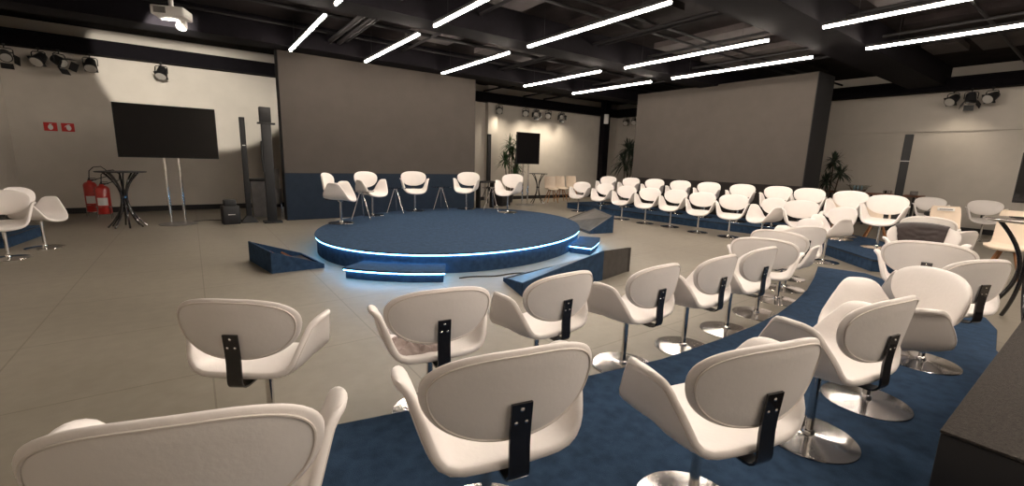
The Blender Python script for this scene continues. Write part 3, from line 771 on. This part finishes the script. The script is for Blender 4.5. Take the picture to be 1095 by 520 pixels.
MB().box(-.10, .10, -.08, -.03, .35, .75, .01).build('seat', M['grey_plastic'], t)
for s_ in (-.09, .09): MB().tube([(s_, 0, 1.2), (s_, -.06, .01)], .012, 8).build('leg', M['base_metal'], t)

# mid-back: column speaker on tripod and small box
t = empty('column_speaker', (8.42, 13.1, 0), 0, 'slim black column loudspeaker on tripod legs right of the partition', 'loudspeaker')
MB().box(-.065, .065, -.05, .05, .86, 2.5, .008).build('column', M['plastic_black'], t)
MB().tube([(0, 0, .12), (0, 0, .9)], .02, 8).build('pole', M['plastic_black'], t)
for i in range(3):
    a = 2*PI*i/3+.6; MB().tube([(0, 0, .75), (.36*math.cos(a), .36*math.sin(a), .012)], .012, 8).build('leg', M['plastic_black'], t)
t = empty('equipment_box', (9.1, 13.25, 0), .3, 'small black box speaker on the floor below the far palm', 'box')
MB().box(-.24, .24, -.22, .22, 0, .52, .02).build('body', M['plastic_black'], t)
MB().box(-.20, .20, -.226, -.218, .05, .47, .004).build('grille', M['black'], t)
t = empty('equipment_shelf', (8.2, 12.75, 0), 0, 'low black shelf between partition and column loudspeaker', 'shelf')
MB().box(-.45, .2, -.15, .15, .86, .92, .01).build('board', M['plastic_black'], t)
for s_ in (-.40, .15): MB().box(s_-.02, s_+.02, -.12, .12, 0, .86).build('leg', M['plastic_black'], t)
# right column speaker
t = empty('column_speaker', (15.9, 3.66, 0), -1.3, 'slim black column loudspeaker in front of the right wall', 'loudspeaker')
MB().box(-.09, .09, -.08, .08, .5, 2.62, .01).build('column', M['plastic_black'], t)
MB().box(-.10, .10, -.106, -.1, 1.9, 1.92).build('badge', M['white_plastic'], t)
MB().box(-.28, .28, -.25, .25, 0, .5, .03).build('subwoofer', M['plastic_black'], t)

# ================================================================== PLANTS
def palm(x, y, pot_h, stems, label, m, name='potted_palm', leaf_l=.5, z0=0.0, nleaf=46, leaf_w=.027):
    t = empty(name, (x, y, z0), 0, label, 'plant')
    MB().lathe([(.16, 0), (.20, pot_h-.02), (.21, pot_h), (.18, pot_h), (.17, pot_h-.05)], n=28).build('pot', M['soil_pot'], t)
    sb = MB(); lf = MB()
    for (dx, dy, h) in stems:
        sb.tube([(dx*.3, dy*.3, pot_h-.06), (dx*.6, dy*.6, h*.5), (dx, dy, h)], [.028, .022, .016], 8)
        for i in range(nleaf):
            a = random.uniform(0, 2*PI); el = random.uniform(-.5, 1.35); L_ = leaf_l*random.uniform(.7, 1.1)
            z = h - random.uniform(0, .18)
            d = Vector((math.cos(a), math.sin(a), 0)); side = Vector((-math.sin(a), math.cos(a), 0))
            rs = []
            for k_ in range(7):
                u = k_/6; w = leaf_w*math.sin(PI*min(1, .12+u*.88))+.001
                p = Vector((dx, dy, z)) + d*(L_*u*math.cos(el)*(1-.15*u)) + Vector((0, 0, L_*(u*math.sin(el) - .45*u*u*math.cos(el))))
                rs.append([tuple(p-side*w), tuple(p+Vector((0, 0, .004))), tuple(p+side*w), tuple(p-Vector((0, 0, .002)))])
            lf.rings(rs, True)
    sb.build('stem', M['bark'], t); lf.build('foliage', m, t, True, 80)
palm(10.15, 14.3, .35, ((0, 0, 2.30), (.16, .05, 1.95), (-.16, .05, 1.7), (.30, -.1, 2.35), (.18, -.12, 1.2), (.4, .05, 1.5)), 'tall potted palm with spiky green leaves beside the far television', M['leaf'], nleaf=52)
palm(16.3, 13.55, .35, ((0, 0, 2.35), (.1, -.2, 2.0), (-.1, .15, 1.75)), 'dark palm in the shadowed corner between column and right partition', M['leaf_dark'], leaf_l=.85, nleaf=60, leaf_w=.035)
palm(16.2, 5.42, .35, ((0, 0, 1.95), (.05, -.2, 1.6), (-.1, .1, 1.35)), 'potted plant at the end of the right partition, behind the chairs', M['leaf_dark'], leaf_l=.42, nleaf=60)

# ================================================================== SHELF TABLE ON THE RIGHT WALL
t = empty('console_table', (16.95, 4.6, 0), 0, 'long narrow brown wooden table against the right wall', 'table')
MB().box(-.28, .28, -1.25, 1.25, .91, .96, .008).build('table_top', M['wood_dark'], t)
for yy in (-1.1, 0, 1.1):
    for xx in (-.22, .22): MB().box(xx-.025, xx+.025, yy-.025, yy+.025, 0, .91).build('leg', M['plastic_black'], t)
t = empty('glass_bowl', (16.9, 4.88, .96), 0, 'large glass bowl with side handles on the brown table by the right wall', 'bowl')
MB().lathe([(.10, 0), (.17, .03), (.24, .16), (.26, .22), (.25, .22), (.23, .16), (.16, .045), (.09, .02)], n=36).build('bowl', M['glass'], t)
MB().tube([(0, .25, .17), (0, .33, .22), (0, .25, .22)], .01, 8).build('handle', M['chrome'], t)
MB().tube([(0, -.25, .17), (0, -.33, .22), (0, -.25, .22)], .01, 8).build('handle', M['chrome'], t)
for i, (yy, xx) in enumerate(((4.80, 16.88), (4.92, 16.96), (4.98, 16.86))):
    o = MB().lathe([(.02, 0), (.028, .02), (.028, .11), (.012, .14), (.012, .16)], n=14).build('water_bottle', mat('pale_blue_plastic', (.35, .5, .6), .3) if i == 0 else bpy.data.materials['pale_blue_plastic'], None)
    o.location = (xx, yy, 1.005); tag(o, ('rightmost', 'middle', 'leftmost')[i]+' pale blue bottle standing in the glass bowl on the brown table', 'bottle', 'bottles in the glass bowl')
for (yy, h_, r_, lb, m_) in ((4.15, .10, .11, 'low grey metal dish on the brown table left of the column loudspeaker', 'base_metal'), (3.55, .12, .09, 'small grey pot on the brown table right of the column loudspeaker', 'grey_plastic')):
    o = MB().lathe([(r_*.6, 0), (r_, .02), (r_, h_), (r_*.92, h_), (r_*.9, .03)], n=24).build('dish', M[m_], None); o.location = (16.9, yy, .96); tag(o, lb, 'dish')

# ================================================================== BEIGE CHAIRS WITH WOODEN LEGS
def shell_chair():
    root = empty('shell_chair')
    w = .23
    prof_ = [(.24, .445), (.21, .462), (.10, .455), (0, .448), (-.12, .452), (-.19, .475), (-.225, .53), (-.25, .62), (-.275, .74), (-.295, .84), (-.30, .87)]
    def shell(y0i, y1i, name):
        rs = []
        pp = prof_[y0i:y1i]
        for i, (y, z) in enumerate(pp):
            gi = y0i+i; ww = w*(1-.10*(gi > 9)-.05*(gi > 8)-.06*(gi == 0)); up = [];dn = []
            P_ = Vector((0, y, z)); a_ = prof_[min(gi+1, len(prof_)-1)]; b_ = prof_[max(gi-1, 0)]
            d = Vector((0, a_[0]-b_[0], a_[1]-b_[1])).normalized(); nm = Vector((0, d.z, -d.y))
            for k_ in range(9):
                u = -1+k_/4; lift = .035*abs(u)**3
                up.append(tuple(P_-nm*0+Vector((ww*u, 0, 0))+nm*lift)); dn.append(tuple(P_+Vector((ww*u, 0, 0))+nm*(lift-.022)))
            rs.append(up+dn[::-1])
        MB().rings(rs).build(name, M['beige'], root, True, 50)
    shell(0, 6, 'seat'); shell(5, 11, 'backrest')
    for sx in (-1, 1):
        for sy in (-1, 1):
            MB().tube([(sx*.07, sy*.07, .44), (sx*.23, sy*.22, .008)], [.02, .013], 10).build('leg', M['wood'], root)
    MB().box(-.10, .10, -.10, .10, .405, .43, .01).build('seat_mount', M['plastic_black'], root)
    return root
sc = shell_chair(); _sc = [False]
def place_shell(x, y, z, az, label, group, s=1.0):
    o = sc if not _sc[0] else copy_tree(sc); _sc[0] = True
    o.location = (x, y, z); o.rotation_euler = (0, 0, -math.radians(az)); o.scale = (1, 1, s)
    tag(o, label, 'chair', group); return o
place_shell(11.75, 13.55, 0, 200, 'beige shell chair with wooden legs right beside the far bar table', 'beige chairs by the far wall', 1.2)
place_shell(12.55, 13.85, 0, 200, 'beige shell chair with wooden legs, middle of the three by the far wall', 'beige chairs by the far wall', 1.2)
place_shell(13.45, 14.1, 0, 200, 'beige shell chair with wooden legs nearest the black column', 'beige chairs by the far wall', 1.2)
gb = 'beige chairs with wooden legs at the right'
place_shell(12.95, 3.95, 0, 240, 'beige chair with wooden legs behind the right end of the white rows', gb, 1.15)
place_shell(12.3, 3.1, 0, 250, 'beige chair between the rightmost open-armed white chair and the distant strap chair', gb, 1.15)
s2 = place_shell(11.2, 1.75, 0, 235, 'beige chair with a small white label on its back, right side', gb, 1.15)
place_shell(9.6, .85, 0, 275, 'large beige chair with wooden legs behind the right-hand bar table', gb, 1.25)
tmp = MB().box(-.11, .11, -.245, -.24, .90, .955)
lb = empty('paper_label', s2.location, s2.rotation_euler.z, 'small white paper label on a beige chair back', 'label')
MB().box(-.13, .13, -.262, -.258, .915, .975).build('paper', M['paper'], lb, False)
MB().box(-.10, .10, -.257, -.2565, .935, .952).build('printed_line', M['grey_plastic'], lb, False)

# cable on floor by the television
mb = MB(); P = []
for i in range(30):
    u = i/29; P.append((-.0+1.0*u-.1, 12.6+.12*math.sin(u*5), .008))
o = mb.tube(P, .008, 6).build('floor_cable', M['plastic_black'], None); tag(o, 'thin black cable on the floor between television and speaker box', 'cable')
P = [(2.85+1.5*i/24, 5.12-.35*i/24+.03*math.sin(i*.6), .009) for i in range(25)]
o = MB().tube(P, .009, 6).build('floor_cable', M['plastic_black'], None); tag(o, 'black cable on the floor along the near edge of the stage', 'cable')

# ================================================================== LAMPS' OWN BEAMS
spot('spot_beam_left', (-.1, 10.05, 3.74), (.45, 15.35, 3.95), 1050, 49, .15, (1, .92, .80))
for i, x in enumerate((10.08, 11.40, 11.95, 12.62, 13.38)):
    spot('spot_beam_back', (x, 14.6, 3.5), (x+.3, 15.35, 1.0), 75, 130, 1.0)
spot('spot_beam_right', (16.6, 2.8, 3.5), (17.4, 3.2, .8), 50, 110, .9)
